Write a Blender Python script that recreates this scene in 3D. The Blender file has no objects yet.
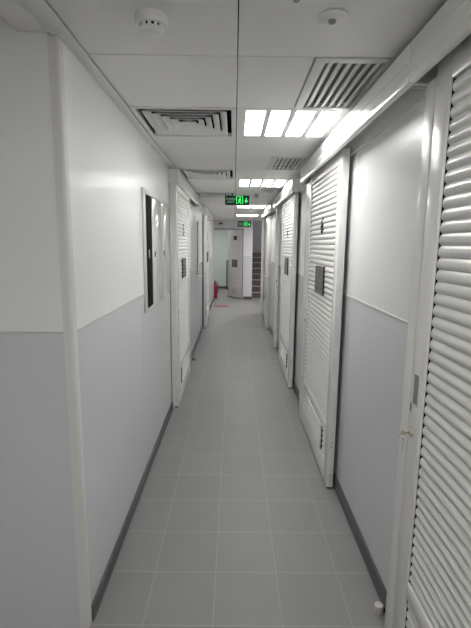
import bpy, bmesh, math, random
from mathutils import Vector, Matrix
PI = math.pi
random.seed(4)
scene = bpy.context.scene
COL = scene.collection

# ------------------------------------------------------------------ materials
def new_mat(name):
    m = bpy.data.materials.new(name); m.use_nodes = True
    nt = m.node_tree
    return m, nt, nt.nodes['Principled BSDF']

def paint(name, col, rough=.35, metal=0.0, var=.03, scale=6.0, coat=0.0, bump=0.0):
    """painted surface with slight procedural mottling"""
    m, nt, b = new_mat(name)
    tc = nt.nodes.new('ShaderNodeTexCoord')
    nz = nt.nodes.new('ShaderNodeTexNoise'); nz.inputs['Scale'].default_value = scale
    nz.inputs['Detail'].default_value = 3
    nt.links.new(tc.outputs['Object'], nz.inputs['Vector'])
    mix = nt.nodes.new('ShaderNodeMix'); mix.data_type = 'RGBA'
    mix.inputs[6].default_value = (*[c * (1 - var) for c in col], 1)
    mix.inputs[7].default_value = (*[min(1, c * (1 + var)) for c in col], 1)
    nt.links.new(nz.outputs['Fac'], mix.inputs[0])
    nt.links.new(mix.outputs[2], b.inputs['Base Color'])
    b.inputs['Roughness'].default_value = rough
    b.inputs['Metallic'].default_value = metal
    if coat:
        b.inputs['Coat Weight'].default_value = coat
        b.inputs['Coat Roughness'].default_value = .08
    if bump:
        bp = nt.nodes.new('ShaderNodeBump'); bp.inputs['Strength'].default_value = bump
        bp.inputs['Distance'].default_value = .002
        n2 = nt.nodes.new('ShaderNodeTexNoise'); n2.inputs['Scale'].default_value = scale * 8
        nt.links.new(tc.outputs['Object'], n2.inputs['Vector'])
        nt.links.new(n2.outputs['Fac'], bp.inputs['Height'])
        nt.links.new(bp.outputs['Normal'], b.inputs['Normal'])
    return m

def emit(name, col, strength):
    m, nt, b = new_mat(name)
    b.inputs['Base Color'].default_value = (*col, 1)
    b.inputs['Emission Color'].default_value = (*col, 1)
    b.inputs['Emission Strength'].default_value = strength
    b.inputs['Roughness'].default_value = .5
    return m

M = {}
M['wall_white'] = paint('white_wall_panel', (.86, .86, .85), .30, var=.012, scale=1.5)
M['wall_grey'] = paint('blue_grey_wall_panel', (.69, .702, .72), .24, var=.015, scale=1.5)
M['ceil'] = paint('ceiling_metal_tile', (.84, .83, .81), .45, var=.01, scale=2)
M['ceil_trim'] = paint('ceiling_edge_trim', (.82, .82, .80), .35, var=.01)
M['void'] = paint('dark_void', (.03, .03, .03), .8)
M['skirt'] = paint('dark_grey_skirting', (.10, .10, .105), .4)
M['alu'] = paint('pale_aluminium', (.78, .78, .76), .3, metal=.35)
M['door'] = paint('off_white_door_paint', (.87, .86, .83), .26, var=.012, scale=3)
M['louver'] = paint('off_white_louver_paint', (.84, .835, .81), .28, var=.012, scale=3)
M['cover'] = paint('track_cover_paint', (.84, .84, .825), .20, var=.01, scale=3)
M['plastic'] = paint('white_plastic', (.88, .87, .86), .4)
M['plastic_pale'] = paint('pale_pinkish_plastic', (.74, .68, .67), .5)
M['black'] = paint('black_plastic', (.012, .012, .012), .4)
M['blackglass'] = paint('black_glass', (.01, .01, .012), .12)
M['rubber'] = paint('dark_rubber', (.03, .03, .03), .7)
M['grey_metal'] = paint('grey_metal', (.32, .32, .33), .35, metal=.5)
M['steel'] = paint('brushed_steel', (.62, .62, .60), .25, metal=.8)
M['brass'] = paint('dull_brass', (.42, .37, .27), .35, metal=.7)
M['mesh_grey'] = paint('grey_grille_paint', (.19, .19, .185), .5)
M['mirror_panel'] = paint('glossy_white_panel', (.76, .76, .745), .10, coat=.3)
M['vent'] = paint('vent_paint', (.76, .76, .75), .4)
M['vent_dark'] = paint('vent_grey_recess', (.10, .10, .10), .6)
M['red'] = paint('red_paint', (.30, .02, .045), .35)
M['vent_recess'] = paint('vent_pale_recess', (.36, .36, .36), .6)
M['bead'] = paint('cream_corner_bead', (.74, .73, .70), .5)
M['cab'] = paint('pale_green_grey_frame', (.60, .62, .59), .3)
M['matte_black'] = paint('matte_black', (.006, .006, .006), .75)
M['pale_grille'] = paint('mid_grey_grille', (.26, .255, .245), .5)
M['stair'] = paint('brown_stair_tread', (.13, .105, .095), .5, var=.1, scale=15)
M['nosing'] = paint('pale_stair_nosing', (.50, .47, .45), .5)
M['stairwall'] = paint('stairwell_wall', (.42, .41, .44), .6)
M['end_door'] = paint('cream_metal_door', (.82, .775, .74), .4, var=.01)
M['end_wall'] = paint('lilac_white_wall', (.80, .77, .80), .4, var=.01)
M['room'] = paint('pale_green_white_room_wall', (.66, .68, .66), .5, var=.01)
M['lamp'] = emit('lamp_diffuser', (1.0, .995, .985), 13.5)
M['sign_black'] = paint('sign_black_green', (.004, .022, .012), .25)
M['sign_green'] = emit('sign_green_light', (.03, .75, .12), 1.1)
M['sign_dim'] = emit('sign_dim_lettering', (.25, .55, .36), .22)
M['frame_plastic'] = paint('sign_frame', (.55, .56, .55), .4)

for _m in ('matte_black', 'void', 'rubber', 'pale_grille', 'mesh_grey'):
    M[_m].node_tree.nodes['Principled BSDF'].inputs['Specular IOR Level'].default_value = .08

def floor_mat():
    m, nt, b = new_mat('grey_floor_tile')
    N, L = nt.nodes.new, nt.links.new
    g = N('ShaderNodeNewGeometry'); sp = N('ShaderNodeSeparateXYZ'); L(g.outputs['Position'], sp.inputs[0])
    def mth(op, a, bb=None, c=None):
        n = N('ShaderNodeMath'); n.operation = op
        for i, v in enumerate((a, bb, c)):
            if v is None: continue
            if isinstance(v, (int, float)): n.inputs[i].default_value = v
            else: L(v, n.inputs[i])
        return n.outputs[0]
    ds, cells = [], []
    for ax, o in (('X', -.3756), ('Y', 1.5697)):
        t = mth('DIVIDE', mth('SUBTRACT', sp.outputs[ax], o), .3)
        fr = mth('FRACT', t)
        d = mth('MULTIPLY', mth('MINIMUM', fr, mth('SUBTRACT', 1.0, fr)), .3)
        ds.append(d); cells.append(mth('FLOOR', t))
    d = mth('MINIMUM', ds[0], ds[1])
    ss = N('ShaderNodeMapRange'); ss.interpolation_type = 'SMOOTHSTEP'
    ss.inputs['From Min'].default_value = .0012; ss.inputs['From Max'].default_value = .0030
    ss.inputs['To Min'].default_value = 1; ss.inputs['To Max'].default_value = 0
    L(d, ss.inputs['Value'])
    cb = N('ShaderNodeCombineXYZ'); L(cells[0], cb.inputs[0]); L(cells[1], cb.inputs[1])
    wn = N('ShaderNodeTexWhiteNoise'); L(cb.outputs[0], wn.inputs['Vector'])
    nz = N('ShaderNodeTexNoise'); nz.inputs['Scale'].default_value = 9; nz.inputs['Detail'].default_value = 5
    L(g.outputs['Position'], nz.inputs['Vector'])
    v = mth('ADD', mth('MULTIPLY', wn.outputs['Value'], .016), mth('MULTIPLY', nz.outputs['Fac'], .035))
    v = mth('ADD', v, .245)
    tile = N('ShaderNodeCombineColor')
    L(v, tile.inputs[0]); L(mth('MULTIPLY', v, .985), tile.inputs[1]); L(mth('MULTIPLY', v, .965), tile.inputs[2])
    mix = N('ShaderNodeMix'); mix.data_type = 'RGBA'
    L(ss.outputs[0], mix.inputs[0]); L(tile.outputs[0], mix.inputs[6]); mix.inputs[7].default_value = (.36, .355, .345, 1)
    L(mix.outputs[2], b.inputs['Base Color'])
    r = N('ShaderNodeMapRange'); r.inputs['To Min'].default_value = .36; r.inputs['To Max'].default_value = .5
    L(nz.outputs['Fac'], r.inputs['Value']); L(r.outputs[0], b.inputs['Roughness'])
    bp = N('ShaderNodeBump'); bp.inputs['Strength'].default_value = .4; bp.inputs['Distance'].default_value = .001
    L(mth('SUBTRACT', 1.0, ss.outputs[0]), bp.inputs['Height']); L(bp.outputs['Normal'], b.inputs['Normal'])
    return m
M['floor'] = floor_mat()

# ------------------------------------------------------------------ mesh helpers
class MB:
    def __init__(s): s.bm = bmesh.new(); s.mats = []; s.cur = 0
    def mat(s, m):
        if m not in s.mats: s.mats.append(m)
        s.cur = s.mats.index(m); return s
    def _set(s, faces):
        for f in faces: f.material_index = s.cur
    def box(s, x0, x1, y0, y1, z0, z1, bev=0.0, seg=2):
        x0, x1 = min(x0, x1), max(x0, x1); y0, y1 = min(y0, y1), max(y0, y1)
        t = bmesh.new(); bmesh.ops.create_cube(t, size=1)
        for v in t.verts:
            v.co = Vector(((x0 + x1) / 2 + v.co.x * (x1 - x0), (y0 + y1) / 2 + v.co.y * (y1 - y0), (z0 + z1) / 2 + v.co.z * (z1 - z0)))
        if bev > 0:
            bmesh.ops.bevel(t, geom=t.edges[:], offset=bev, segments=seg, affect='EDGES', profile=.5)
        return s._merge(t)
    def _merge(s, t, mtx=None):
        if mtx is not None: bmesh.ops.transform(t, matrix=mtx, verts=t.verts[:])
        vm = {}
        for v in t.verts: vm[v] = s.bm.verts.new(v.co)
        for f in t.faces:
            try:
                nf = s.bm.faces.new([vm[v] for v in f.verts]); nf.material_index = s.cur; nf.smooth = f.smooth
            except ValueError: pass
        t.free(); return s
    def cyl(s, p0, p1, r0, r1=None, n=24, caps=True):
        r1 = r0 if r1 is None else r1
        p0, p1 = Vector(p0), Vector(p1); ax = (p1 - p0).normalized()
        t = bmesh.new()
        q = ax.to_track_quat('Z', 'Y').to_matrix()
        a = [t.verts.new(p0 + q @ Vector((math.cos(2 * PI * i / n) * r0, math.sin(2 * PI * i / n) * r0, 0))) for i in range(n)]
        b = [t.verts.new(p1 + q @ Vector((math.cos(2 * PI * i / n) * r1, math.sin(2 * PI * i / n) * r1, 0))) for i in range(n)]
        for i in range(n): t.faces.new((a[i], a[(i + 1) % n], b[(i + 1) % n], b[i])).smooth = True
        if caps: t.faces.new(a[::-1]); t.faces.new(b)
        return s._merge(t)
    def lathe(s, prof, n=32, loc=(0, 0, 0), axis='Z'):
        """prof: list of (r, h) along axis; closed at ends when r == 0"""
        t = bmesh.new(); rings = []
        for r, h in prof:
            if r < 1e-6: rings.append([t.verts.new((0, 0, h))])
            else: rings.append([t.verts.new((r * math.cos(2 * PI * i / n), r * math.sin(2 * PI * i / n), h)) for i in range(n)])
        for A, B in zip(rings, rings[1:]):
            for i in range(n):
                j = (i + 1) % n
                if len(A) == 1 and len(B) == 1: continue
                if len(A) == 1: f = t.faces.new((A[0], B[j], B[i]))
                elif len(B) == 1: f = t.faces.new((A[i], A[j], B[0]))
                else: f = t.faces.new((A[i], A[j], B[j], B[i]))
                f.smooth = True
        m = Matrix.Translation(loc)
        if axis == 'X': m = m @ Matrix.Rotation(PI / 2, 4, 'Y')
        if axis == '-X': m = m @ Matrix.Rotation(-PI / 2, 4, 'Y')
        if axis == 'Y': m = m @ Matrix.Rotation(-PI / 2, 4, 'X')
        return s._merge(t, m)
    def prism(s, poly, h0, h1, fn):
        """extrude a 2-D polygon; fn(a, b, h) -> xyz"""
        t = bmesh.new()
        A = [t.verts.new(fn(a, b, h0)) for a, b in poly]; B = [t.verts.new(fn(a, b, h1)) for a, b in poly]
        n = len(poly)
        for i in range(n): t.faces.new((A[i], A[(i + 1) % n], B[(i + 1) % n], B[i]))
        t.faces.new(A[::-1]); t.faces.new(B)
        bmesh.ops.recalc_face_normals(t, faces=t.faces[:])
        return s._merge(t)
    def tube(s, pts, r, n=10):
        t = bmesh.new(); pts = [Vector(p) for p in pts]; rings = []
        for i, p in enumerate(pts):
            d = (pts[min(i + 1, len(pts) - 1)] - pts[max(i - 1, 0)]).normalized()
            q = d.to_track_quat('Z', 'Y').to_matrix()
            rings.append([t.verts.new(p + q @ Vector((math.cos(2 * PI * k / n) * r, math.sin(2 * PI * k / n) * r, 0))) for k in range(n)])
        for A, B in zip(rings, rings[1:]):
            best = min(range(n), key=lambda o: sum((A[k].co - B[(k + o) % n].co).length for k in range(n)))
            for k in range(n):
                t.faces.new((A[k], A[(k + 1) % n], B[(k + 1 + best) % n], B[(k + best) % n])).smooth = True
        t.faces.new(rings[0][::-1]); t.faces.new(rings[-1])
        return s._merge(t)
    def torus(s, c, R, r, axis='X', n=24, k=8):
        t = bmesh.new(); V = []
        for i in range(n):
            a = 2 * PI * i / n; row = []
            for j in range(k):
                b = 2 * PI * j / k
                row.append(t.verts.new(((R + r * math.cos(b)) * math.cos(a), (R + r * math.cos(b)) * math.sin(a), r * math.sin(b))))
            V.append(row)
        for i in range(n):
            for j in range(k):
                t.faces.new((V[i][j], V[(i + 1) % n][j], V[(i + 1) % n][(j + 1) % k], V[i][(j + 1) % k])).smooth = True
        m = Matrix.Translation(c)
        if axis == 'X': m = m @ Matrix.Rotation(PI / 2, 4, 'Y')
        if axis == 'Y': m = m @ Matrix.Rotation(PI / 2, 4, 'X')
        return s._merge(t, m)
    def build(s, name, parent=None, label=None, fix=True, loc=None):
        if fix: bmesh.ops.recalc_face_normals(s.bm, faces=s.bm.faces[:])
        me = bpy.data.meshes.new(name); s.bm.to_mesh(me); s.bm.free()
        for m in s.mats: me.materials.append(m)
        me.set_sharp_from_angle(angle=math.radians(40))
        o = bpy.data.objects.new(name, me); COL.objects.link(o)
        if parent is not None: o.parent = parent
        if loc is not None: o.location = loc
        if label: o['label'] = label
        return o

def tag(o, label, cat, group=None):
    o['label'] = label; o['category'] = cat
    if group: o['group'] = group
    return o
def thing(name, label, cat, loc=(0, 0, 0), group=None):
    o = bpy.data.objects.new(name, None); COL.objects.link(o); o.location = loc
    o.empty_display_size = .1
    return tag(o, label, cat, group)
def struct(o):
    o['kind'] = 'structure'; return o

# ------------------------------------------------------------------ dimensions
XL, XR, ZC = -.60, .70, 2.30
Y0C, YEND = -2.5, 12.5            # corridor behind the camera / end wall
YB = 1.55                          # wall corner on the left
DL, DR = 1.281, 1.308              # height of the colour change, left / right

# ------------------------------------------------------------------ setting
b = MB().mat(M['floor']); b.box(-3.0, 2.4, Y0C - .2, 16.4, -.06, 0); struct(b.build('floor'))

# left corridor wall (from the corner to the end wall), panel joints as fine grooves
def two_tone(name, x0, x1, y0, y1, zt, zd, joints=(), face='x', inner=None, top=None):
    b = MB()
    cuts = [y0] + list(joints) + [y1] if face == 'x' else [x0] + list(joints) + [x1]
    for i, (a, c) in enumerate(zip(cuts, cuts[1:])):
        g0 = .0012 if i > 0 else 0; g1 = .0012 if i < len(cuts) - 2 else 0
        for (za, zb, m) in ((0, zd, M['wall_grey']), (zd, zt, top or M['wall_white'])):
            b.mat(m)
            if face == 'x': b.box(x0, x1, a + g0, c - g1, za, zb)
            else: b.box(a + g0, c - g1, y0, y1, za, zb)
    return struct(b.build(name))
two_tone('wall_left', XL - .06, XL, YB + .03, YEND, 2.60, DL, (2.72, 5.3, 6.95, 8.9, 10.4))
two_tone('wall_right', XR, XR + .06, Y0C, 10.0, 2.60, DR, (.4, 2.5, 4.2, 6.7, 8.4))
# wall of the side passage that faces the camera
two_tone('wall_front', -3.0, XL - .03, YB, YB + .06, 2.45, 1.281, (-1.8,), face='y')
# closing walls behind and beside the camera
b = MB().mat(M['wall_white']); b.box(-3.0, XR + .06, Y0C - .1, Y0C, 0, 2.45); struct(b.build('wall_back'))
b = MB().mat(M['wall_white']); b.box(-3.1, -3.0, Y0C - .1, YB + .06, 0, 2.45); struct(b.build('wall_side'))

# rounded corner bead where the left wall turns
b = MB().mat(M['bead'])
poly = [(XL - .034, YB - .003)] + [(XL - .012 + .015 * math.sin(t), YB + .012 - .015 * math.cos(t)) for t in [i * PI / 2 / 8 for i in range(9)]] + [(XL + .003, YB + .034), (XL - .005, YB + .034), (XL - .034, YB + .005)]
b.prism(poly, .0, ZC - .006, lambda a, c, h: (a, c, h)); struct(b.build('trim_1'))
# light strips along the colour change
b = MB().mat(M['alu']); b.box(XL - .001, XL + .004, YB + .036, 3.97, DL - .004, DL + .005, .0012); struct(b.build('trim_2'))
b = MB().mat(M['alu']); b.box(-3.0, XL - .036, YB - .004, YB + .001, 1.277, 1.286, .0012); struct(b.build('trim_3'))
b = MB().mat(M['alu'])
for a, c in ((1.53, 10.0),): b.box(XR - .004, XR + .001, a, c, DR - .004, DR + .005, .0012)
struct(b.build('trim_4'))
b = MB().mat(M['alu']); b.box(XL - .001, XL + .004, 5.2, 7.98, DL - .004, DL + .005, .0012); struct(b.build('trim_5'))
# skirting
b = MB().mat(M['skirt']); b.box(XL - .001, XL + .012, YB + .036, 3.99, 0, .075, .002); b.box(XL - .001, XL + .012, 4.09, 7.98, 0, .075, .002); b.box(XL - .001, XL + .012, 9.1, YEND, 0, .075, .002)
struct(b.build('baseboard_left'))
b = MB().mat(M['skirt']); b.box(XR - .012, XR + .001, Y0C, 10.0, 0, .085, .002); struct(b.build('baseboard_right'))

# ceiling: dark void board, metal tiles with open joints, edge trim
NV = [k for k in range(-6, 18)]
XC = .005
left_skip = {2: 'diff', 5: 'diff', 8: 'diff'}
light_rows = [2, 6, 11, 15, -2, -6]
grille_rows = [1, 4, 7]
b = MB().mat(M['void']); b.box(-.66, XR + .06, Y0C, YEND + .05, ZC + .26, ZC + .30)
b.mat(M['ceil'])
G = .0022
def tile(x0, x1, y0, y1): b.box(x0 + G, x1 - G, y0 + G, y1 - G, ZC, ZC + .02, .0015, 1)
for k in range(-6, 19):
    ya, yb = 1.1 + .6 * k, 1.7 + .6 * k
    if k not in left_skip: tile(-.55, XC, ya, yb)
    if k in light_rows: pass
    elif k in grille_rows: tile(XC, .295, ya, yb)
    else: tile(XC, .60, ya, yb)
b.mat(M['ceil']); b.box(.605, XR, Y0C, YEND, ZC + .012, ZC + .03)
# side passage ceiling, a little higher, with its joint
b.box(-3.0, -.742, Y0C, YB - .005, 2.36, 2.38)
struct(b.build('ceiling'))
# angle trim along the left edge of the ceiling, header over the side passage
b = MB().mat(M['ceil_trim'])
b.box(XL, -.553, YB, YEND, ZC - .004, ZC + .012, .001)
b.box(XL - .02, -.553, Y0C, YB, ZC - .004, ZC + .012, .001)
struct(b.build('trim_6'))
b = MB().mat(M['ceil']); b.box(-.735, XL - .022, Y0C, YB, ZC + .006, 2.44); struct(b.build('trim_7'))

# ------------------------------------------------------------------ far end: door opening, column, stair opening
XO0, XO1, ZL = -.60, .235, 2.035
b = MB().mat(M['end_wall'])
b.box(XL - .06, XO0, YEND, YEND + .12, 0, 2.4); b.box(XO0, XO1, YEND, YEND + .12, ZL, 2.4)
b.box(XO1, .53, YEND, YEND + .12, 1.275, 2.4)
b.mat(M['wall_grey']); b.box(XO1, .53, YEND, YEND + .12, 0, 1.275)
struct(b.build('wall_end'))
b = MB().mat(M['skirt']); b.box(XO1 + .045, .53, YEND - .012, YEND + .001, 0, .085, .002); struct(b.build('baseboard_end'))
b = MB().mat(M['grey_metal'])
b.box(XO1 - .0, XO1 + .03, YEND - .012, YEND + .0, 0, ZL + .03, .002)
b.box(XO0, XO1, YEND - .012, YEND + .12, ZL, ZL + .03, .002); struct(b.build('trim_8'))
# room behind the open door
b = MB().mat(M['room'])
b.box(-1.6, .53, 15.6, 15.7, 0, 2.4); b.box(-1.7, -1.6, YEND + .12, 15.7, 0, 2.4); b.box(.43, .53, YEND + .12, 15.6, 0, 2.4)
b.box(-1.6, XL - .06, YEND + .02, YEND + .12, 0, 2.4)
b.box(-1.7, .53, YEND + .12, 15.7, 2.36, 2.40)
b.mat(M['skirt']); b.box(-1.6, .43, 15.588, 15.6, 0, .08)
struct(b.build('wall_room'))
# stairwell walls
b = MB().mat(M['stairwall'])
b.box(.53, 2.3, 16.2, 16.3, 0, 3.4); b.box(2.2, 2.3, 10.06, 16.3, 0, 3.4)
b.box(.431, .53, 15.7, 16.3, 0, 3.4)
b.box(XR + .06, 2.3, 10.0, 10.06, 0, 2.4)
struct(b.build('wall_stairwell'))
b = MB().mat(M['ceil']); b.box(.60, 2.2, 10.06, YEND + .05, ZC + .02, ZC + .06); b.box(.53, 2.3, YEND + .05, 16.3, 3.4, 3.45)
b.box(.53, 2.3, YEND, YEND + .05, ZC, 3.45)
struct(b.build('ceiling_stairwell'))
# stairs
st = thing('staircase', 'brown staircase with pale nosings rising beyond the far end of corridor', 'stairs', (1.3, 12.9, 0))
for k in range(8):
    b = MB().mat(M['stair']); b.box(-.765, .895, .28 * k, .28 * k + .30 if k < 7 else 3.29, 0 if k == 0 else .17 * k - .02, .17 * (k + 1) - .012)
    b.mat(M['nosing']); b.box(-.765, .895, .28 * k - .012, .28 * k + .05, .17 * (k + 1) - .018, .17 * (k + 1), .003)
    b.build('step', st)

# ------------------------------------------------------------------ text
def text_mesh(txt, size, extrude=0.0, fx=1.0):
    cu = bpy.data.curves.new('lettering', 'FONT'); cu.body = txt; cu.size = size
    cu.align_x = 'CENTER'; cu.align_y = 'CENTER'; cu.extrude = extrude; cu.offset = size * .006
    o = bpy.data.objects.new('lettering', cu); COL.objects.link(o)
    dg = bpy.context.evaluated_depsgraph_get(); dg.update()
    me = bpy.data.meshes.new_from_object(o.evaluated_get(dg))
    COL.objects.unlink(o); bpy.data.objects.remove(o)
    t = bmesh.new(); t.from_mesh(me); bpy.data.meshes.remove(me)
    if t.verts:
        xs = [v.co.x for v in t.verts]; ys = [v.co.y for v in t.verts]
        mx, my = (min(xs) + max(xs)) / 2, (min(ys) + max(ys)) / 2
        for v in t.verts: v.co.x = (v.co.x - mx) * fx; v.co.y -= my
    return t

# ------------------------------------------------------------------ sliding louvered doors
PITCH, AMP = .0375, .0085
def slat(z, z0, z1=2.097):
    pt = (z1 - z0) / round((z1 - z0) / PITCH)
    t = ((z - z0) / pt) % 1.0
    return -.014 + AMP * math.sin(PI * t ** .85) ** .8
def louver(b, P, u0, u1, z0, z1):
    """corrugated slats: closed sheet, scalloped at both ends"""
    n = max(1, round((z1 - z0) / PITCH)); K = 9
    zs = [z0 + (z1 - z0) * i / (n * K) for i in range(n * K + 1)]
    t = bmesh.new(); rows = []
    for i, z in enumerate(zs):
        tt = (i % K) / K
        d = -.014 + AMP * math.sin(PI * tt ** .85) ** .8 if 0 < i < n * K else -.014
        rows.append([t.verts.new(P(u, z, dd)) for (u, dd) in ((u0, -.031), (u0, d), (u1, d), (u1, -.031))])
    for A, B in zip(rows, rows[1:]):
        for j in range(4):
            f = t.faces.new((A[j], A[(j + 1) % 4], B[(j + 1) % 4], B[j])); f.smooth = (j == 1)
    t.faces.new(rows[0]); t.faces.new(rows[-1][::-1])
    bmesh.ops.recalc_face_normals(t, faces=t.faces[:])
    b._merge(t)

def sliding_door(s, xf, y0, L, label, number=None, far_lock=True, detail=True, ztop=2.175, zbm=.014, seal=False):
    """s=+1: right-hand wall, s=-1: left-hand wall. y0 = end nearest the camera."""
    r = thing('sliding_door', label, 'door', (xf, y0, 0), 'sliding louvered doors along the corridor')
    P = lambda u, z, d: (-s * d, u, z)
    def bx(b, u0, u1, z0, z1, d0, d1, bev=.0, seg=2):
        b.box(-s * d0, -s * d1, u0, u1, z0, z1, bev, seg)
    SW = .09
    T = -.045
    for u0 in (0, L - SW):
        b = MB().mat(M['door']); bx(b, u0, u0 + SW, zbm, ztop, T, 0, .005); b.build('stile', r)
    for z0, z1 in ((zbm, .16), (.36, .425), (2.10, ztop)):
        b = MB().mat(M['door']); bx(b, SW + .0005, L - SW - .0005, z0, z1, T, -.002, .003); b.build('rail', r)
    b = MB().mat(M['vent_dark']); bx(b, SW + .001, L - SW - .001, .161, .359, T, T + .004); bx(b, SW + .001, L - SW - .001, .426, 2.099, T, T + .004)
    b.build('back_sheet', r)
    for g0, g1 in ((SW + .0006, SW + .0088), (L - SW - .0088, L - SW - .0006)):  # black strips put in to make the gaps beside the louvers dark
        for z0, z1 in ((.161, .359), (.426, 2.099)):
            b = MB().mat(M['matte_black']); bx(b, g0, g1, z0, z1, -.034, -.009); b.build('dark_edge', r, 'black strip for the dark gap beside the louvers')
    b = MB().mat(M['louver']); louver(b, P, SW + .009, L - SW - .009, .428, 2.097); b.build('louver_panel', r)
    b = MB().mat(M['louver']); louver(b, P, SW + .009, L - SW - .009, .163, .357); b.build('lower_louver_panel', r)
    # slotted vent cover on the lower panel
    c = L / 2 - .02
    b = MB().mat(M['louver'])
    w, h0, h1 = .30, .175, .345
    bx(b, c - w, c + w, h0, h0 + .018, -.006, .006, .002); bx(b, c - w, c + w, h1 - .018, h1, -.006, .006, .002)
    bx(b, c - w, c - w + .018, h0, h1, -.006, .006, .002); bx(b, c + w - .018, c + w, h0, h1, -.006, .006, .002)
    bx(b, c - w + .018, c + w - .018, h0 + .018, h1 - .018, -.0065, -.0055)
    for i in range(5):
        z = h0 + .028 + i * .0245
        b.prism([(-.004, z), (.005, z - .004), (.006, z - .002), (-.002, z + .010), (-.004, z + .010)], c - w + .018, c + w - .018, lambda d, zz, u: P(u, zz, d))
    v = b.build('vent_cover', r)
    b = MB().mat(M['matte_black']); bx(b, c - w - .010, c - w - .0008, h0, h1, -.012, -.002); b.build('dark_edge', v, 'black strip for the dark gap beside the louvers')  # black strip along the near end of the cover
    # number painted on the slats
    if number:
        uc, zc = L / 2 - .02, 1.755
        b = MB().mat(M['matte_black'])
        for i, (ox, oz) in enumerate(((0, 0), (.004, 0), (-.004, 0), (0, .003), (0, -.003))):   # brush-thick strokes
            t = text_mesh(number, .160, .0006, 1.15)
            bmesh.ops.triangulate(t, faces=t.faces[:])
            for _ in range(5):
                bmesh.ops.subdivide_edges(t, edges=[e for e in t.edges if e.calc_length() > .006], cuts=1); bmesh.ops.triangulate(t, faces=t.faces[:])
            for q in t.verts:
                z = zc + q.co.y + oz; d = slat(z, .428) + .0022 + q.co.z + i * .00008
                q.co = Vector(P(uc - s * (q.co.x + ox), z, d))
            b._merge(t)
        b.build('door_number', r, fix=False)
    # small grey observation grille standing proud of the slats
    uc, zc = L / 2 - .03, 1.36
    b = MB().mat(M['pale_grille'])
    W, H = .135, .10
    bx(b, uc - W, uc + W, zc - H, zc + H, -.002, .004)
    for i in range(13): bx(b, uc - W, uc + W, zc - H + .001 + i * .0155, zc - H + .009 + i * .0155, .004, .007)
    for i in range(18): bx(b, uc - W + .0005 + i * .0155, uc - W + .0045 + i * .0155, zc - H, zc + H, .004, .0062)
    g = b.build('observation_grille', r)
    b = MB().mat(M['black']); bx(b, uc - W - .010, uc - W - .0005, zc - H - .004, zc + H + .004, -.010, .003, .001)  # black strip and backing stand in for the shaded gap behind the grille
    bx(b, uc - W, uc + W, zc - H, zc + H, -.012, -.0025); b.build('grille_gap_shade', g, 'black strip for the shaded gap behind the grille')
    # lock, key slot and pull on one stile
    u0 = L - SW if far_lock else 0
    uu = (lambda x: u0 + x) if far_lock else (lambda x: SW - x)
    b = MB().mat(M['grey_metal'])
    a0, a1 = sorted((uu(.028), uu(.066)))
    z0, z1 = 1.073, 1.178
    bx(b, a0, a1, z0, z1, -.002, .0012)
    b.mat(M['alu'])
    bx(b, a0 - .003, a1 + .003, z1, z1 + .005, 0, .0035, .001); bx(b, a0 - .003, a1 + .003, z0 - .004, z0, 0, .0035, .001)
    bx(b, a0 - .004, a0, z0 - .004, z1 + .004, 0, .0035, .001); bx(b, a1, a1 + .004, z0 - .004, z1 + .004, 0, .0035, .001)
    b.build('flush_pull', r, 'grey recessed pull with bright rim')
    b = MB().mat(M['black']); a0 = uu(.081); bx(b, a0 - .003, a0 + .003, 1.035, 1.068, 0, .001); b.build('key_slot', r, 'black key slot')
    b = MB().mat(M['brass']); a0 = uu(.055); b.lathe([(0, 0), (.013, 0), (.013, .004), (.009, .009), (0, .009)], 20, P(a0, .965, 0), '-X' if s > 0 else 'X'); b.build('lock_cylinder', r, 'brass lock cylinder')
    # screws on the stile nearest the camera
    for z in (.10, .30, .33):
        b = MB().mat(M['grey_metal']); b.lathe([(.0045, -.001), (.0045, .001), (.003, .0018), (0, .0018)], 10, (s * .022, 0, z), 'Y')
        o = b.build('screw', r); o.rotation_euler = (0, 0, 0)
        for vv in o.data.vertices: vv.co.y = -vv.co.y
        o.data.flip_normals()
    if seal:  # black slab standing in for the shade between leaf and wall
        b = MB().mat(M['matte_black']); bx(b, .004, .05, .02, 2.14, -.063, T - .0005); b.build('gap_shade', r, 'black slab for the shade in the gap')
    # guide foot and top hangers
    b = MB().mat(M['rubber']); bx(b, .012, .085, 0, zbm + .002, -.038, -.008, .001); bx(b, L - .085, L - .012, 0, zbm + .002, -.038, -.008, .001); b.build('guide_foot', r, 'dark guide shoe')
    for u in (.14, L - .14):
        b = MB().mat(M['steel']); bx(b, u - .03, u + .03, ztop - .004, 2.2655, -.032, -.012, .002); b.build('hanger', r, 'steel hanger')
    return r

sliding_door(1, .63, .33, 1.10, 'large louvered sliding door nearest the camera at right, with flush pull and keys', None)
sliding_door(1, .63, 2.60, 1.10, 'louvered sliding door marked 6 on right wall beyond bare panel', '6')
sliding_door(1, .63, 4.60, 1.15, 'third louvered sliding door on right wall, just beyond the one marked 6', '4')
sliding_door(-1, -.535, 4.0, 1.16, 'louvered sliding door on left wall right after the steel cabinet', '5', far_lock=False)
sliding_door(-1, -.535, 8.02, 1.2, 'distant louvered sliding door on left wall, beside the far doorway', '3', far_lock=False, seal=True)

# flat glossy door far down the right wall
fd = thing('flush_door', 'flat glossy white door far down right wall, with bright lever handle', 'door', (.63, 8.0, 0))
b = MB().mat(M['mirror_panel']); b.box(0, .069, 0, 1.15, .012, 2.14, .004); b.build('leaf', fd)
b = MB().mat(M['rubber']); b.box(.01, .06, .02, 1.13, 0, .0125); b.build('bottom_seal', fd, 'dark bottom seal')
b = MB().mat(M['steel']); b.lathe([(0, 0), (.024, 0), (.024, .008), (.011, .012), (.011, .05), (0, .05)], 20, (0, .09, 1.0), '-X'); b.tube([(-.045, .09, 1.0), (-.047, .14, 1.0), (-.045, .21, .998)], .009); b.build('lever_handle', fd, 'bright steel lever handle')

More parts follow.
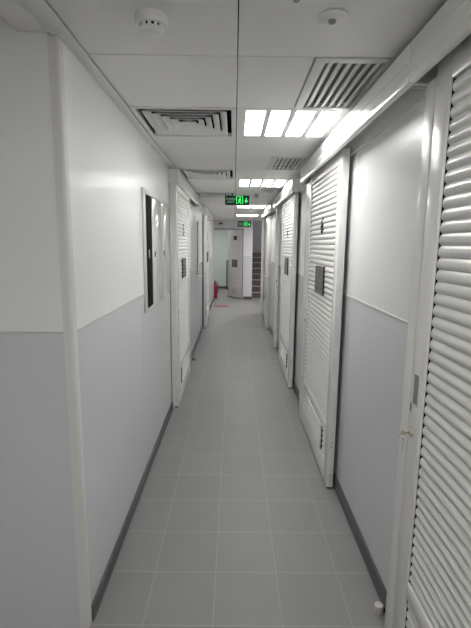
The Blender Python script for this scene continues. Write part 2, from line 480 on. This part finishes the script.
# ------------------------------------------------------------------ track covers above the doors
def track(s, xf, xw, y0, y1, label, zb=2.147, zt=2.276, cap_near=True, cap_far=True):
    r = thing('door_track', label, 'door track', (xf, y0, zb), 'track covers above the sliding doors')
    w = abs(xw - xf); H = zt - zb; L = y1 - y0
    pr = [(0, H), (0, .075), (.003, .072), (.003, .066), (0, .063), (0, .036), (.002, .034), (.002, .030), (0, .028), (0, .008), (.002, .003), (.007, 0), (.020, 0),
          (.020, .006), (.012, .010), (.012, H - .010), (w - .012, H - .010), (w - .012, .0), (w - .0006, .0), (w - .0006, H)]
    b = MB().mat(M['cover']); b.prism(pr, .0042 if cap_near else 0, L - (.0042 if cap_far else 0), lambda a, z, h: (s * a, h, z)); b.build('cover', r)
    for fl, y in ((cap_near, 0), (cap_far, L - .004)):
        if fl:
            b = MB().mat(M['cover']); b.box(s * .0005, s * (w - .0006), y, y + .004, 0, H, .001, 1); b.build('end_cap', r)
    if not cap_near:
        b = MB().mat(M['cover']); b.box(s * .0205, s * (w - .0125), .001, .016, 0, .008, .001, 1); b.build('end_lip', r)
        b = MB().mat(M['cover']); b.box(s * .0125, s * (w - .0125), .04, .044, .0, H - .0105); b.build('end_baffle', r)
    return r
track(1, .575, XR, -.9, 1.510, 'long white track cover over the nearest right sliding door', cap_far=False)
track(1, .575, XR, 1.516, 3.86, 'white track cover above door 6, reflecting the ceiling light', cap_near=False)
track(1, .575, XR, 4.42, 6.52, 'white track cover above the third right door, beyond the one marked 6')
track(1, .575, XR, 7.0, 9.3, 'last short track cover on the right, near the stairs')
track(-1, -.512, XL, 3.96, 6.35, 'white boxed track cover over the left door by cabinet')
track(-1, -.512, XL, 7.98, 10.2, 'distant track cover over the left door at corridor end')

def post(x0, x1, y0, y1, z1, label, slots=False, mat='door'):
    r = thing('door_post', label, 'door post', ((x0 + x1) / 2, y0, 0), 'door jamb posts')
    hx = abs(x1 - x0) / 2
    b = MB().mat(M[mat]); b.box(-hx, hx, 0, y1 - y0, 0, z1, .010, 3); b.build('post_body', r)
    if slots:
        b = MB().mat(M['black']); b.box(-.006 , .004, -.0012, .0005, 1.04, 1.075); b.build('key_slot', r, 'black key slot')
        b = MB().mat(M['brass']); b.lathe([(0, 0), (.012, 0), (.012, -.005), (0, -.007)], 16, (.012, 0, .96), 'Y'); b.build('lock_cylinder', r, 'brass lock cylinder')
    return r
post(.632, XR - .013, 1.4325, 1.512, 2.146, 'slim pale post at the leading edge of nearest right door')
post(.632, XR - .013, 3.715, 3.85, 2.146, 'pale post closing the far side of door 6')
post(.632, XR - .013, 6.53, 6.64, 2.298, 'free pale post with key slot just beyond third right louvered door', True)
post(XL + .013, -.585, 3.97, 3.998, 2.146, 'narrow post between left wall and first left louvered door')
post(.632, XR - .013, 9.86, 10.0, 2.298, 'bright white end post on right beside the stair opening', mat='cover')

# ------------------------------------------------------------------ keys in the nearest door's lock
kx, ky, kz = .6205, 1.395, .965
k = thing('key_bunch', 'small bunch of keys hanging from the lock of nearest door', 'keys', (kx, ky, kz), None)
b = MB().mat(M['steel']); b.box(-.016, .0, -.001, .001, -.003, .003, .0004); b.lathe([(0, -.001), (.009, -.001), (.009, .001), (0, .001)], 20, (-.022, 0, 0), 'Y'); b.build('key', k)
b = MB().mat(M['steel']); b.torus((-.024, 0, -.012), .010, .001, 'Y'); b.build('key_ring', k)
for dx, dy, ln, m in ((.003, .004, .034, 'steel'), (-.004, -.004, .030, 'alu')):
    b = MB().mat(M[m])
    b.lathe([(0, -.001), (.008, -.001), (.008, .001), (0, .001)], 18, (-.024 + dx, dy, -.029), 'Y')
    b.box(-.027 + dx, -.021 + dx, dy - .001, dy + .001, -.035 - ln, -.033, .0004)
    b.build('hanging_key', k)

# ------------------------------------------------------------------ door stoppers on the floor
def stopper(x, y, dx, label, mat):
    r = thing('door_stopper', label, 'door stopper', (x, y, 0), 'floor door stoppers')
    b = MB().mat(mat); b.lathe([(0, 0), (.020, 0), (.0205, .003), (.0195, .032), (.018, .036), (.011, .0365), (.010, .034), (0, .034)], 28); b.build('stopper_body', r)
    b = MB().mat(M['rubber']); b.box(dx * .019, dx * .0275, -.007, .007, 0, .018, .002); b.build('rubber_buffer', r, 'dark rubber buffer')
stopper(.660, 1.645, 1, 'small pale round door stopper on floor at bottom right', M['plastic_pale'])
stopper(-.545, 5.75, -1, 'tiny pale door stopper on floor beyond the left door', M['steel'])

# ------------------------------------------------------------------ steel wall cabinet
cb = thing('wall_cabinet', 'shallow wall cabinet with black strip and two glossy pale doors on left wall', 'cabinet', (XL, 2.80, 1.15))
CW, CH, CD = 1.06, .815, .012
b = MB().mat(M['cab'])
b.box(0, CD, 0, .07, 0, CH, .002); b.box(0, CD, CW - .012, CW, 0, CH, .002)
b.box(0, CD, .07, CW - .012, 0, .018, .002); b.box(0, CD, .07, CW - .012, CH - .03, CH, .002)
b.build('cabinet_frame', cb)
b = MB().mat(M['matte_black']); b.box(.0, .003, .0705, CW - .0125, .0185, CH - .0305); b.build('back_plate', cb, 'black back plate')
b = MB().mat(M['matte_black']); b.box(.003, .009, .073, .275, .021, CH - .034, .001); b.build('dark_strip', cb, 'matte black strip')
b = MB().mat(M['steel']); b.box(.009, .012, .145, .185, .36, .42, .001); b.build('hinge_clip', cb, 'small steel clip')
for y0, y1 in ((.285, .655), (.685, CW - .016)):
    b = MB().mat(M['mirror_panel']); b.box(.003, .014, y0, y1, .021, CH - .034, .002); d = b.build('cabinet_door', cb)
    yy = y0 + .06
    b = MB().mat(M['black']); b.box(.014, .018, yy, yy + .035, .365, .405, .001); b.build('latch', d, 'small dark latch')

# vertical conduit with a latch box further along the left wall
cd = thing('wall_conduit', 'thin grey vertical conduit ending at small latch box, left wall between two doors', 'conduit', (XL, 6.95, 1.17))
b = MB().mat(M['grey_metal']); b.box(0, .014, -.05, .05, .0, .80, .004); b.build('conduit', cb if False else cd)
b = MB().mat(M['steel']); b.box(0, .02, -.10, .10, -.05, .0, .004); b.build('latch_box', cd)
b = MB().mat(M['steel']); b.tube([(.02, -.04, -.025), (.05, -.04, -.025), (.052, -.12, -.025), (.050, -.24, -.028)], .010); b.build('lever', cd)

# ------------------------------------------------------------------ ceiling lights (four strips each)
def ceiling_light(k, label):
    ya = 1.1 + .6 * k
    r = thing('ceiling_light', label, 'ceiling light', (XC + .2975, ya + .3, ZC), 'recessed four-strip ceiling lights')
    b = MB().mat(M['ceil_trim'])
    W = .2955
    xs = [(-.246, -.146), (-.115, -.015), (.017, .117), (.148, .248)]
    y0, y1 = -.255, .258
    b.box(-W, W, -.298, y0, 0, .03); b.box(-W, W, y1, .298, 0, .03)
    edges = [-W] + [e for p in xs for e in p] + [W]
    for i in range(0, len(edges), 2): b.box(edges[i], edges[i + 1], y0, y1, 0, .03)
    b.build('frame', r)
    for x0, x1 in xs:
        b = MB().mat(M['lamp']); b.box(x0 + .001, x1 - .001, y0 + .001, y1 - .001, .004, .02); b.build('diffuser', r, 'glowing white strip')
ceiling_light(2, 'nearest and largest four-strip ceiling light')
ceiling_light(6, 'second four-strip ceiling light, in front of the near exit sign')
ceiling_light(11, 'third four-strip ceiling light, just past the near exit sign')
ceiling_light(15, 'farthest four-strip ceiling light, above the small far exit sign')
ceiling_light(-2, 'four-strip ceiling light right above the camera')
ceiling_light(-6, 'four-strip ceiling light behind the camera')

# ------------------------------------------------------------------ square air diffusers (left column)
def diffuser(k, label):
    ya = 1.1 + .6 * k
    xm = (-.55 + XC) / 2
    r = thing('air_diffuser', label, 'air vent', (xm, ya + .3, ZC), 'square louvered air diffusers')
    wx, wy = .2745, .2975
    b = MB().mat(M['vent'])
    f = .026
    b.box(-wx, wx, -wy, -wy + f, -.004, .02, .001); b.box(-wx, wx, wy - f, wy, -.004, .02, .001)
    b.box(-wx, -wx + f, -wy + f, wy - f, -.004, .02, .001); b.box(wx - f, wx, -wy + f, wy - f, -.004, .02, .001)
    b.build('vent_frame', r)
    b = MB().mat(M['void']); b.box(-wx + .002, wx - .002, -wy + .002, wy - .002, .200, .205); b.box(-wx + .002, -wx + .006, -wy + .002, wy - .002, .0202, .1998); b.box(wx - .006, wx - .002, -wy + .002, wy - .002, .0202, .1998); b.box(-wx + .0062, wx - .0062, -wy + .002, -wy + .006, .0202, .1998); b.box(-wx + .0062, wx - .0062, wy - .006, wy - .002, .0202, .1998); b.build('vent_box', r, 'black duct box')
    # nested sloping rings: each blade flares outward and downward
    for i in range(5):
        b = MB().mat(M['vent'])
        ox, oy = wx - f - .024 - i * .044, wy - f - .028 - i * .049
        ix, iy = ox - .036, oy - .040
        t = bmesh.new()
        def ring(x, y, z): return [t.verts.new(p) for p in ((-x, -y, z), (x, -y, z), (x, y, z), (-x, y, z))]
        A = ring(ox, oy, -.003); B = ring(ix, iy, .017); C_ = ring(ix - .0012, iy - .0012, .015); D = ring(ox - .003, oy - .003, -.006)
        for X, Y in ((A, B), (B, C_), (C_, D), (D, A)):
            for j in range(4): t.faces.new((X[j], X[(j + 1) % 4], Y[(j + 1) % 4], Y[j]))
        bmesh.ops.recalc_face_normals(t, faces=t.faces[:]); b._merge(t)
        b.build('blade_ring', r)
    b = MB().mat(M['vent']); b.box(-.040, .040, -.036, .036, -.006, .0, .002); b.build('centre_plate', r)
    b = MB().mat(M['vent_dark']); b.box(-.006, .006, -.006, .006, .0, .1998); b.build('centre_stem', r)
diffuser(2, 'nearest square air diffuser on left of ceiling, beside the big light')
diffuser(5, 'second square air diffuser on left of ceiling')
diffuser(8, 'third square air diffuser on left, beside the near exit sign')

def bar_grille(k, label):
    ya = 1.1 + .6 * k
    r = thing('air_grille', label, 'air vent', (.445, ya + .3, ZC), 'linear bar air grilles')
    wx, wy = .147, .2975
    b = MB().mat(M['vent'])
    b.box(-wx, -wx + .042, -wy, wy, -.004, .02, .001); b.box(wx - .018, wx, -wy, wy, -.004, .02, .001)
    b.box(-wx + .042, wx - .018, -wy, -wy + .040, -.004, .02, .001); b.box(-wx + .042, wx - .018, wy - .024, wy, -.004, .02, .001)
    b.build('vent_frame', r)
    b = MB().mat(M['vent_recess']); b.box(-wx + .002, wx - .002, -wy + .002, wy - .002, .030, .040); b.build('vent_box', r)
    x0 = -wx + .058
    for i in range(6):
        b = MB().mat(M['vent']); x = x0 + i * .0368
        b.prism([(x, -.003), (x + .021, .008), (x + .021, .012), (x + .017, .012), (x - .003, .001)], -wy + .040, wy - .024, lambda a, z, h: (a, h, z)); b.build('bar', r)
bar_grille(1, 'nearest slatted air grille on right, just before the big light')
bar_grille(4, 'second slatted air grille, between the two nearer lights')
bar_grille(7, 'third slatted air grille, right of the near exit sign')

# ------------------------------------------------------------------ smoke detector, sensor, sprinkler
sd = thing('smoke_detector', 'white round smoke detector on ceiling at top left', 'smoke detector', (-.262, 1.43, ZC))
b = MB().mat(M['plastic']); b.lathe([(0, 0), (.049, 0), (.050, -.004), (.050, -.022), (.047, -.027), (0, -.027)], 40); b.build('base', sd)
b = MB().mat(M['black']); b.lathe([(0, -.026), (.032, -.026), (.032, -.038), (0, -.038)], 32); b.build('sensing_chamber', sd, 'dark sensing chamber')
b = MB().mat(M['plastic'])
for i in range(12):
    a = 2 * PI * i / 12; c, s_ = math.cos(a) * .037, math.sin(a) * .037
    b.cyl((c, s_, -.026), (c * .93, s_ * .93, -.042), .0055, n=8)
b.lathe([(0, -.036), (.037, -.037), (.038, -.041), (.033, -.049), (.020, -.053), (0, -.054)], 36)
b.build('cage', sd)
ss = thing('ceiling_sensor', 'white disc ceiling sensor with grey lens at top right', 'sensor', (.291, 1.415, ZC))
b = MB().mat(M['plastic']); b.lathe([(0, .002), (.044, .002), (.046, -.006), (.042, -.011), (.022, -.013), (0, -.013)], 40); b.build('disc', ss)
b = MB().mat(M['grey_metal']); b.lathe([(.0, -.012), (.012, -.012), (.012, -.018), (.008, -.022), (0, -.023)], 28); b.build('lens', ss, 'grey lens')
sp = thing('sprinkler_head', 'small grey sprinkler stub at top edge of ceiling', 'sprinkler', (.168, 1.318, ZC))
b = MB().mat(M['plastic']); b.lathe([(0, .003), (.020, .003), (.018, -.004), (0, -.004)], 24); b.build('rosette', sp)
b = MB().mat(M['grey_metal']); b.lathe([(0, -.003), (.010, -.003), (.010, -.009), (.008, -.011), (0, -.011)], 20); b.build('nozzle', sp)
s2 = thing('ceiling_sensor', 'distant white disc sensor on ceiling behind the near exit sign', 'sensor', (.345, 8.93, ZC))
b = MB().mat(M['plastic']); b.lathe([(0, 0), (.085, 0), (.086, -.004), (.07, -.016), (0, -.022)], 32); b.build('disc', s2)
s3 = thing('ceiling_sensor', 'tiny dark sensor on ceiling right of the near exit sign', 'sensor', (.30, 6.05, ZC))
b = MB().mat(M['grey_metal']); b.lathe([(0, 0), (.028, 0), (.028, -.02), (.015, -.045), (0, -.045)], 20); b.build('body', s3)
s4 = tag(MB().mat(M['black']).box(-.05, .05, -.05, 0, -.02, .02, .004).build('wall_sensor', loc=(-.40, YEND, 2.20)), 'tiny black box on wall above the far doorway', 'sensor')

# ------------------------------------------------------------------ exit signs
def exit_sign(x, y, z0, w, h, label, hang):
    r = thing('exit_sign', label, 'exit sign', (x, y, z0), 'green exit signs')
    t = .022
    b = MB().mat(M['sign_black']); b.box(-w / 2, w / 2, 0, t, 0, h, .003); b.build('sign_panel', r)
    e = .001
    b = MB().mat(M['frame_plastic'])
    b.box(-w / 2 - .004, w / 2 + .004, -.003, t + .003, -.006, -.0002, .001); b.box(-w / 2 - .004, w / 2 + .004, -.003, t + .003, h + .0002, h + .006, .001)
    b.build('sign_rim', r)
    if hang:
        for xx in (-w * .30, w * .30):
            b = MB().mat(M['steel']); b.cyl((xx, t / 2, h + .005), (xx, t / 2, ZC - z0), .004, n=10); b.build('hanger', r)
    def plane_text(txt, size, cx, cz, mat, nm, fx=1.0):
        tm = text_mesh(txt, size, .0008, fx)
        for v in tm.verts: v.co = Vector((cx + v.co.x, -.0012 - v.co.z, cz + v.co.y))
        bb = MB().mat(mat); bb._merge(tm); bb.build(nm, r, fix=False)
    plane_text('安全出口', h * .30, -w * .25, h * .66, M['sign_dim'], 'lettering', 1.0)
    plane_text('EXIT', h * .30, -w * .25, h * .34, M['sign_dim'], 'lettering', 1.3)
    # running figure through a lit doorway
    fy = lambda a, c, hh: (a, hh, c)
    b = MB().mat(M['sign_green'])
    cx = w * .10; W = w * .135
    fr = h * .06
    b.box(cx - W, cx - W + fr, -.0020, -.0004, h * .10, h * .92); b.box(cx + W - fr, cx + W, -.0020, -.0004, h * .10, h * .92)
    b.box(cx - W + fr, cx + W - fr, -.0020, -.0004, h * .92 - fr, h * .92)
    b.build('doorway_mark', r)
    b = MB().mat(M['sign_green'])
    u = h
    b.lathe([(0, 0), (u * .075, 0), (u * .075, .0015), (0, .0015)], 16, (cx + u * .05, -.0020, u * .74), 'Y')
    def limb(p, q, wd):
        p, q = Vector((p[0], 0, p[1])), Vector((q[0], 0, q[1])); d = (q - p).normalized(); n = Vector((-d.z, 0, d.x)) * wd / 2
        b.prism([((p + n).x, (p + n).z), ((q + n).x, (q + n).z), ((q - n).x, (q - n).z), ((p - n).x, (p - n).z)], -.0020, -.0004, fy)
    limb((cx + u * .02, u * .66), (cx - u * .04, u * .40), u * .13)
    limb((cx + u * .03, u * .62), (cx + u * .16, u * .50), u * .055); limb((cx + u * .01, u * .62), (cx - u * .14, u * .54), u * .055)
    limb((cx - u * .03, u * .42), (cx + u * .11, u * .30), u * .075); limb((cx + u * .11, u * .31), (cx + u * .08, u * .13), u * .06)
    limb((cx - u * .05, u * .42), (cx - u * .10, u * .24), u * .075); limb((cx - u * .09, u * .25), (cx - u * .22, u * .20), u * .06)
    b.build('running_figure', r)
    # arrow pointing down
    b = MB().mat(M['sign_green'])
    ax = w * .37
    b.prism([(ax - u * .05, u * .80), (ax + u * .05, u * .80), (ax + u * .05, u * .48), (ax + u * .17, u * .48), (ax, u * .22), (ax - u * .17, u * .48), (ax - u * .05, u * .48)], -.0020, -.0004, fy)
    b.build('arrow', r)
    return r
exit_sign(.033, 6.0, 2.148, .335, .125, 'larger black and green exit sign hanging mid corridor', True)
exit_sign(.275, 12.2, 2.105, .375, .155, 'smaller green exit sign at the far end, near stairs', True)

# ------------------------------------------------------------------ open door at the far end
hx, hy = .228, YEND + .045
ed = thing('hinged_door', 'cream metal door standing ajar at the far end of corridor', 'door', (hx, hy, 0))
ed.rotation_euler = (0, 0, math.radians(180 - 58))
def eb(b, u0, u1, z0, z1, d0, d1, bev=.0): return b.box(u0, u1, d0, d1, z0, z1, bev)
b = MB().mat(M['end_door']); eb(b, 0, .80, .012, 2.02, -.04, .0, .003); b.build('leaf', ed)
# viewer's side of the leaf is +y in local space after the turn
b = MB().mat(M['end_door'])
eb(b, .2, .60, 1.48, 1.52, 0, .008, .002); eb(b, .2, .60, 1.88, 1.92, 0, .008, .002); eb(b, .2, .24, 1.52, 1.88, 0, .008, .002); eb(b, .56, .60, 1.52, 1.88, 0, .008, .002); b.build('panel_moulding', ed)
b = MB().mat(M['black']); eb(b, .28, .46, 1.74, 1.86, .0085, .014, .002); b.build('number_plate', ed, 'small black plate')
b = MB().mat(M['mesh_grey']); eb(b, .25, .55, .93, 1.16, 0, .012, .002); b.build('observation_grille', ed, 'dark grey grille')
b = MB().mat(M['end_door'])
for i in range(12):
    z = .36 + i * .042
    b.prism([(0, z), (.009, z + .004), (.007, z + .016), (0, z + .022)], .10, .70, lambda d, zz, u: (u, d, zz))
b.build('louver_panel', ed)
b = MB().mat(M['grey_metal']); b.torus((.40, .006, .20), .06, .007, 'Y', 28, 8)
for v in b.bm.verts: v.co.x = .40 + (v.co.x - .40) * 2.0
b.build('vent_ring', ed, 'oval vent ring')
b = MB().mat(M['rubber']); b.tube([(.775, 0, 1.12), (.775, .045, 1.10), (.775, .045, .24), (.775, 0, .22)], .018, 10); b.build('pull_handle', ed, 'long dark pull handle')
b = MB().mat(M['rubber']); eb(b, .02, .78, 0, .0125, -.034, -.006); b.build('bottom_seal', ed, 'dark bottom seal')

# fire extinguisher and floor mark
fe = thing('fire_extinguisher', 'red fire extinguisher standing on floor inside the far doorway', 'fire extinguisher', (-.575, 12.78, 0))
b = MB().mat(M['red']); b.lathe([(0, 0), (.070, 0), (.075, .008), (.075, .36), (.066, .41), (.040, .445), (.024, .455), (.024, .475), (0, .475)], 28); b.build('cylinder', fe)
b = MB().mat(M['black']); b.box(-.02, .02, -.02, .02, .474, .505, .003); b.box(-.012, .012, -.10, .02, .50, .512, .003); b.box(-.012, .012, -.09, .0, .535, .545, .003); b.box(-.012, .012, -.012, .018, .50, .545, .003); b.build('valve_handle', fe)
b = MB().mat(M['rubber']); b.tube([(.02, 0, .49), (.06, -.005, .485), (.092, -.01, .43), (.094, -.01, .30), (.090, -.01, .12)], .010); b.build('hose', fe)
fm = MB().mat(M['red']).box(-.19, .19, -.16, .16, 0, .002)
fm = fm.build('floor_marking', loc=(-.335, 11.05, 0)); tag(fm, 'red rectangular floor sticker in front of the far doorway', 'floor sticker')

# ------------------------------------------------------------------ lamps of rooms that are out of sight, plus an added fill
def area(name, loc, sx, sy, power, col=(1, .98, .95)):
    l = bpy.data.lights.new(name, 'AREA'); l.shape = 'RECTANGLE'; l.size = sx; l.size_y = sy; l.energy = power; l.color = col
    o = bpy.data.objects.new(name, l); COL.objects.link(o); o.location = loc; return o
area('room_lamp', (-.6, 14.0, 2.34), .6, .6, 15, (.97, 1, .97))
area('stairwell_lamp', (1.6, 14.4, 3.35), .5, .5, 13)
area('side_passage_lamp', (-1.9, -.6, 2.34), .6, .6, 4)
area('end_wall_fill', (1.55, 11.3, 2.30), .6, .6, 22)  # unseen fill light added to brighten the end wall and lintel

# ------------------------------------------------------------------ world, camera, view
w = bpy.data.worlds.new('World'); scene.world = w; w.use_nodes = True
w.node_tree.nodes['Background'].inputs[0].default_value = (.05, .05, .05, 1)
w.node_tree.nodes['Background'].inputs[1].default_value = .2

f, p, yw, rl, H = 422.665677, .163167230, .00440158542, .0110393778, 1.61157125
fw = Vector((math.sin(yw) * math.cos(p), math.cos(yw) * math.cos(p), -math.sin(p)))
rt = Vector((math.cos(yw), -math.sin(yw), 0)); up = rt.cross(fw)
c, s = math.cos(rl), math.sin(rl)
R, U = c * rt + s * up, -s * rt + c * up
cam = bpy.data.cameras.new('Camera'); co = bpy.data.objects.new('Camera', cam); COL.objects.link(co)
mt = Matrix((R, U, -fw)).transposed().to_4x4(); mt.translation = Vector((0, 0, H)); co.matrix_world = mt
cam.sensor_fit = 'VERTICAL'; cam.sensor_height = 24; cam.lens = f / 628 * 24
cam.clip_start = .02
scene.camera = co
scene.view_settings.view_transform = 'Standard'; scene.view_settings.look = 'None'
scene.view_settings.exposure = 0.42; scene.view_settings.gamma = 1.0
scene.view_settings.use_curve_mapping = False
